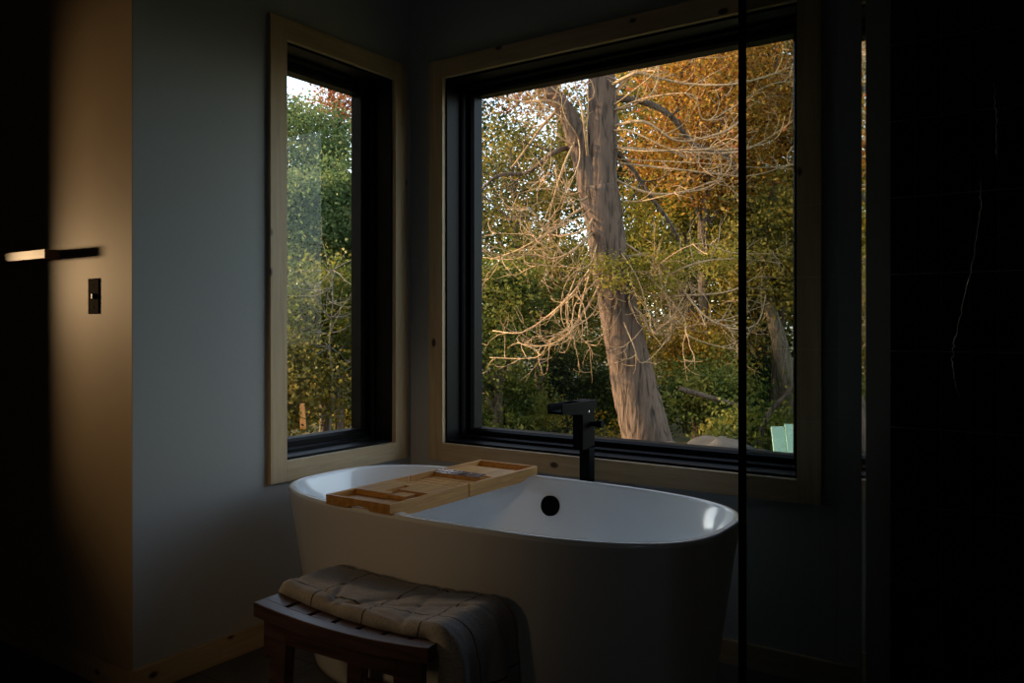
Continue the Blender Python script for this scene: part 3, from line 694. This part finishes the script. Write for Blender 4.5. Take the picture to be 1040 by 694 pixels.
# --- other trees; each a thing with trunk, boughs and crown.  (px, py, depth, rpx, rpy)
TR = [
 # amber / gold on the right
 (712, 128, 11.5, 72, 95, 'maple_tree', 'amber-leaved tree filling the upper right of the wide window', LM['amber'], BK['dark'], 60, 330, .050, 101, .13),
 (790, 95, 12.5, 45, 90, 'maple_tree', 'orange and gold tree right of the shower post, at window top', LM['amber'], BK['dark'], 34, 300, .050, 102, .11),
 (790, 255, 11.0, 52, 70, 'maple_tree', 'dull gold tree right of the shower post, mid-window', LM['olive'], BK['dark'], 44, 340, .050, 103, .10),
 (700, 225, 12.5, 62, 60, 'maple_tree', 'yellow-green tree right of the leaning trunk, at mid-height', LM['lime'], BK['dark'], 44, 280, .052, 104, .11),
 # left of the trunk
 (520, 200, 13.0, 62, 90, 'birch_tree', 'thin olive tree left of the leaning trunk with sky between leaves', LM['olive'], BK['pale'], 38, 200, .052, 105, .09),
 (548, 300, 12.0, 62, 60, 'alder_tree', 'yellow-green leafy tree low to the left of the leaning trunk', LM['olive'], BK['dark'], 42, 300, .052, 106, .09),
 (505, 330, 10.5, 45, 62, 'cedar_tree', 'green bushy tree at the wide window\'s left edge', LM['green'], BK['dark'], 32, 330, .048, 107, .09),
]
for (px, py, dp, rx, ry, nm, lab, lm, bk, ncl, per, sz, sd, tr_) in TR:
    tree_px(px, py, dp, rx, ry, nm, lab, 'tree', lm, bk, ncl, per, sz, sd, tr_, .55)
# tall forest behind
FB = [(470, 120, 20, 'spruce_tree', 'tall dark evergreen seen behind the twigs at the wide window\'s left', LM['dark']),
      (560, 190, 22, 'spruce_tree', 'tall olive evergreen behind the leaning trunk', LM['olive']),
      (650, 130, 21, 'spruce_tree', 'tall tree of dark green behind the amber foliage', LM['dark']),
      (735, 160, 20, 'spruce_tree', 'tall dark tree behind the shower post', LM['green']),
      (820, 170, 19, 'spruce_tree', 'tall dark evergreen by the wide window\'s right edge', LM['dark'])]
FB += [(690, 250, 17, 'spruce_tree', 'dark olive evergreen low behind the golden foliage', LM['olive']), (770, 230, 17.5, 'spruce_tree', 'dark evergreen behind the dull gold tree', LM['dark'])]
for i, (px, py, dp, nm, lab, lm) in enumerate(FB):
    c = at(px, py, dp); tree(nm, lab, 'tree', (c.x, c.y, 0), 11, .2, (c.x, c.y, 4.2), (1.7, 1.7, 4.6), 80, 210, .085, lm, BK['dark'], 200+i, cl_r=.8)
for i, (px, dp, lab, lm) in enumerate([(905, 13, 'broad olive tree outside to the right of the wide window', 'olive'), (985, 16, 'dark evergreen outside to the right of the olive tree', 'dark'), (1090, 15, 'golden tree outside far to the right', 'gold'), (1260, 18, 'dark evergreen farthest to the right', 'dark'), (180, 15, 'green cedar outside to the left of the narrow window', 'green'), (60, 17, 'dark evergreen outside farthest to the left', 'dark')]):
    c = at(px, 250, dp); tree('tree', lab, 'tree', (c.x, c.y, 0), 6.5, .16, (c.x, c.y, 2.4), (2.1, 2.1, 2.9), 60, 200, .085, LM[lm], BK['dark'], 700+i, cl_r=.9)
# shrubs along the bottom of the wide window
SB = [(515, 420, 11.0, 40, 34, 'green shrub low in the wide window\'s left corner', LM['green']),
      (575, 402, 12.5, 38, 42, 'dark green shrub behind the black tap', LM['dark']),
      (598, 330, 14.5, 40, 60, 'shadowy dark green bush left of the leaning trunk', LM['green']),
      (610, 420, 13.0, 26, 30, 'mid green shrub tucked beside the leaning trunk\'s left side', LM['green']),
      (712, 350, 11.5, 42, 36, 'bright golden bush right of the leaning trunk', LM['gold']),
      (718, 405, 10.5, 46, 32, 'green leafy shrub below the golden bush', LM['green']),
      (775, 400, 12.5, 40, 42, 'dark bush right of the shower post', LM['dark']),
      (770, 442, 9.0, 30, 14, 'low green plant beside the pale garden chair', LM['green'])]
for i, (px, py, dp, rx, ry, lab, lm) in enumerate(SB):
    tree_px(px, py, dp, rx, ry, 'shrub', lab, 'shrub', lm, BK['dark'], 26, 330, .046, 300+i, .03, .42, group='shrubs beyond the wide window', nb=6)
# flowers
def flowers(px, py, depth, label, sd):
    c = at(px, py, depth); z = gz(c.x, c.y); e = empty('flowering_plant', (c.x, c.y, z), label, 'plant', 'yellow flowering plants'); rg = random.Random(sd); m = MB(); tips = []
    for k in range(16):
        a = rg.uniform(0, 2*PI); r = rg.uniform(.1, .55); t = Vector((c.x+math.cos(a)*r, c.y+math.sin(a)*r, c.z+rg.uniform(-.12, .16))); tips.append(tuple(t))
        m.tube(wander((c.x+math.cos(a)*.1, c.y+math.sin(a)*.1, z), t, 5, .08, rg), [.008, .007, .006, .005, .004, .003], 5)
    m.build('stem', LM['green'], e); leaves_mesh('petals', tips, [(.12, .12, .09)]*len(tips), [26]*len(tips), .045, leaf_mat('yellow_petals', [(.75, .42, .03), (.85, .60, .05)]), sd, parent=e)['kind'] = 'stuff'
    leaves_mesh('foliage', [(c.x, c.y, z+.45*(c.z-z))], [(.8, .8, .6)], [500], .05, LM['green'], sd+1, parent=e)
flowers(622, 436, 11, 'yellow flowers at the foot of the leaning trunk', 41)
flowers(535, 432, 12, 'yellow flowers low to the left of the black tap', 42)
flowers(352, 428, 12, 'small yellow flowers low in the narrow left window', 43)
# second leaning trunk on the right, fallen logs
def log(name, pts, depth, r0, r1, mat, label, cat, group=None):
    P = [at(x, y, depth) for x, y in pts]; S = smooth_path(P, 5); n = len(S)
    m = MB(); m.tube(S, [r0+(r1-r0)*i/(n-1) for i in range(n)], 12, .12, random.Random(9)); o = m.build(name, mat, None, loc=S[0]); tag(o, label, cat, group); return o
log('tree', [(818, 490), (810, 430), (800, 385), (791, 345), (782, 310), (776, 270)], 10.9, .18, .05, BK['pale'], 'thin leaning tree trunk right of the shower post', 'tree', 'trees beyond the windows')
log('fallen_branch', [(766, 470), (778, 425), (800, 400), (826, 372)], 8.6, .03, .02, BK['dark'], 'diagonal fallen branch above the pale garden chair', 'branch')
log('fallen_log', [(690, 395), (715, 402), (742, 410), (770, 420)], 9.6, .035, .022, BK['dark'], 'dark fallen log among the shrubs right of the leaning trunk', 'log')
# grey boulders low right
def boulder(px, py, depth, r, label, sd):
    c = at(px, py, depth); rg = random.Random(sd); vs = []; fs = []; nu, nv_ = 24, 14
    for i in range(nv_+1):
        for j in range(nu):
            a = PI*i/nv_; b = 2*PI*j/nu; d = Vector((math.sin(a)*math.cos(b), math.sin(a)*math.sin(b), math.cos(a)*.6)); q = 1+.35*mn.noise(d*1.7+Vector((sd, 0, 0)))+.12*mn.noise(d*5)
            vs.append(Vector((c.x, c.y, c.z-r*.45))+d*r*q)
    for i in range(nv_):
        for j in range(nu): fs.append((i*nu+j, (i+1)*nu+j, (i+1)*nu+(j+1) % nu, i*nu+(j+1) % nu))
    o = MB().add(vs, fs, True).build('boulder', simple('grey_rock_%d' % sd, (.045, .042, .034), .9, noise=.4, scale=6, bump=.6), None, loc=c); tag(o, label, 'rock', 'rocks beyond the wide window')
boulder(727, 452, 7.6, .42, 'pale grey rock at the sill just left of the shower post', 4)
boulder(690, 456, 8.2, .30, 'grey rock by the leaning trunk\'s right foot', 6)
boulder(765, 462, 7.4, .30, 'grey rock behind the pale garden chair', 7)

# --- left window: conifers, poles
LW = [(330, 330, 11.0, 44, 55, 'cedar_tree', 'lush green cedar filling the lower half of the narrow window', LM['green'], 60, 360, .050),
      (300, 235, 13.0, 40, 50, 'pine_tree', 'soft green pine in the middle of the narrow window', LM['bluegreen'], 50, 360, .052),
      (352, 215, 13.5, 32, 60, 'pine_tree', 'soft green pine at the right of the narrow window', LM['bluegreen'], 44, 340, .052),
      (312, 150, 15.0, 42, 50, 'pine_tree', 'pale green pine near the top of the narrow window', LM['bluegreen'], 40, 300, .058),
      (345, 118, 17.0, 30, 40, 'maple_tree', 'sparse russet-leaved tree at the top of the narrow window', LM['red'], 22, 130, .060),
      (280, 400, 10.0, 40, 45, 'cedar_tree', 'yellow-green cedar bough low at the narrow window\'s left', LM['olive'], 34, 330, .048),
      (350, 385, 12.5, 34, 42, 'cedar_tree', 'shaded green cedar low at the narrow window\'s right', LM['green'], 34, 330, .050)]
for i, (px, py, dp, rx, ry, nm, lab, lm, ncl, per, sz) in enumerate(LW):
    tree_px(px, py, dp, rx, ry, nm, lab, 'tree', lm, BK['dark'], ncl, per, sz, 400+i, .09, .5)
for i, (px, dp, lab, lm) in enumerate([(285, 22, 'tall dark evergreen at the back of the narrow window, left side', LM['dark']), (345, 23, 'tall dark evergreen at the back of the narrow window, right side', LM['green']), (410, 21, 'tall evergreen beyond the room corner', LM['dark'])]):
    c = at(px, 250, dp); tree('spruce_tree', lab, 'tree', (c.x, c.y, 0), 7, .2, (c.x, c.y, 2.6), (1.8, 1.8, 3.0), 60, 210, .085, lm, BK['dark'], 500+i, cl_r=.8)
# bare twig tangle in the cedar of the narrow window
c = at(335, 360, 10.2); tw = empty('dead_sapling', (c.x, c.y, gz(c.x, c.y)), 'tangle of bare grey twigs low in the narrow window', 'sapling')
rg = random.Random(77); m = MB(); S0 = wander((c.x, c.y, gz(c.x, c.y)), at(338, 270, 10.2), 12, .05, rg); m.tube(S0, [.018*(1-.7*i/12) for i in range(13)], 7); m.build('stem', BK['grey'], tw)
m = MB()
for k in range(70):
    p = S0[rg.randrange(3, 13)].copy(); d = Vector((rg.gauss(0, 1), rg.gauss(0, 1), rg.gauss(0, .5))).normalized(); W = [p.copy()]
    cu = Vector((rg.gauss(0, .1), rg.gauss(0, .1), rg.uniform(-.05, .2)))
    for s_ in range(9): p = p+d*.075; d = (d+cu+Vector((rg.gauss(0, .12),)*3)).normalized(); W.append(p.copy())
    m.tube(W, [.006*(1-.7*i/9) for i in range(10)], 5)
m.build('twigs', BK['grey'], tw)
o = log('garden_stake', [(308, 436), (307, 410)], 9.5, .035, .030, simple('orange_stake_wood', (.75, .30, .08), .6), 'orange-brown wooden stake at the narrow window\'s lower left', 'stake')
log('birch_tree', [(346, 452), (345, 420), (343, 385), (342, 340)], 11.0, .07, .05, BK['pale'], 'thin pale tree trunk low at the narrow window\'s right', 'tree', 'trees beyond the windows')

# --- mint garden chair at the lower right of the wide window
M['mint'] = simple('mint_paint', (.42, .66, .55), .6, noise=.05)
c = at(836, 470, 6.0); gc = empty('garden_chair', (c.x, c.y, GZ-.03), 'pale mint green wooden garden chair outside the wide window\'s lower right corner', 'garden chair')
gc.rotation_euler = (0, 0, math.radians(30))
def lb(mb, name): return loc_build(mb, name, M['mint'], gc, bevel=.003)
def sheet(y0, z0, y1, z1, x0, x1, t=.018):
    d = Vector((0, y1-y0, z1-z0)); ln = d.length/2; d.normalize(); nn = Vector((0, -d.z, d.y))
    return MB().obox(((x0+x1)/2, (y0+y1)/2, (z0+z1)/2), ((x1-x0)/2, 0, 0), d*ln, nn*t/2)
for k in range(5):
    x = -.26+.104*k; hh = .90-.02*abs(k-2)
    lb(sheet(.22, .28, .50, hh, x+.002, x+.102), 'back_slat')
for k in range(5):
    y = -.30+.105*k; lb(sheet(y, .36-.03*k, y+.098, .335-.03*k, -.27, .27), 'seat_slat')
for s in (-1, 1):
    lb(MB().box(s*.31-.05, s*.31+.05, -.38, .40, .52, .54), 'armrest')
    lb(MB().box(s*.30-.02, s*.30+.02, -.36, -.27, 0, .52), 'leg'); lb(sheet(-.30, .34, .55, .02, s*.27-.012, s*.27+.012, .10), 'leg')
lb(sheet(.335, .56, .345, .60, -.27, .27, .03), 'back_brace')

# ------------------------------------------------------------------ light
w = bpy.data.worlds.new('world'); sc.world = w; w.use_nodes = True; nt = w.node_tree; bg = nt.nodes['Background']
sky = nt.nodes.new('ShaderNodeTexSky'); sky.sky_type = 'NISHITA'; sky.sun_disc = False; sky.sun_elevation = math.radians(22); sky.sun_rotation = math.radians(-115); sky.air_density = 1.0; sky.dust_density = 1.0; sky.ozone_density = 1.0
hs = nt.nodes.new('ShaderNodeHueSaturation'); hs.inputs['Saturation'].default_value = .65
nt.links.new(sky.outputs[0], hs.inputs['Color']); nt.links.new(hs.outputs[0], bg.inputs['Color']); bg.inputs['Strength'].default_value = .58
sd = bpy.data.lights.new('sun', 'SUN'); sd.energy = 8.5; sd.angle = math.radians(1.2); sd.color = (1, .66, .36); so = bpy.data.objects.new('sun', sd); COL.objects.link(so)
so.rotation_euler = Vector((-.86, -.46, .39)).to_track_quat('Z', 'Y').to_euler()
# warm lamp in the room to the left, out of frame
ld = bpy.data.lights.new('hall_lamp', 'SPOT'); ld.energy = 175; ld.color = (1, .66, .34); ld.spot_size = math.radians(60); ld.spot_blend = 1.0; ld.shadow_soft_size = .055
lo = bpy.data.objects.new('hall_lamp', ld); COL.objects.link(lo); lo.location = (-2.4, -1.90, 1.56)
lo.rotation_euler = (Vector((-2.4, -1.90, 1.56))-Vector((-.30, -1.442, 1.54))).to_track_quat('Z', 'Y').to_euler()
# added warm fill behind the camera, aimed at the tub's near side
rd = bpy.data.lights.new('warm_fill', 'SPOT'); rd.energy = 80; rd.color = (1, .66, .34); rd.spot_size = math.radians(23); rd.spot_blend = 1.0; rd.shadow_soft_size = .30
ro = bpy.data.objects.new('warm_fill', rd); COL.objects.link(ro); ro.location = (2.2, -5.3, 2.3)
ro.rotation_euler = (ro.location-Vector((.52, -1.07, .62))).to_track_quat('Z', 'Y').to_euler()

# added cool fill at the right-hand wall, out of frame; no window there
wd = bpy.data.lights.new('cool_side_fill', 'AREA'); wd.energy = 1.3; wd.color = (.72, .90, 1); wd.shape = 'RECTANGLE'; wd.size = .9; wd.size_y = 1.1
wo = bpy.data.objects.new('cool_side_fill', wd); COL.objects.link(wo); wo.location = (3.78, -3.6, 1.6); wo.rotation_euler = (PI/2, 0, PI/2)
sc.view_settings.view_transform = 'Standard'; sc.view_settings.look = 'None'; sc.view_settings.gamma = 1; sc.view_settings.use_curve_mapping = False
sc.view_settings.exposure = 0.0
sc.cycles.use_denoising = True; sc.cycles.max_bounces = 10; sc.cycles.transparent_max_bounces = 16; sc.cycles.diffuse_bounces = 5; sc.cycles.glossy_bounces = 4
sc.cycles.caustics_reflective = False; sc.cycles.caustics_refractive = False; sc.cycles.sample_clamp_indirect = 6
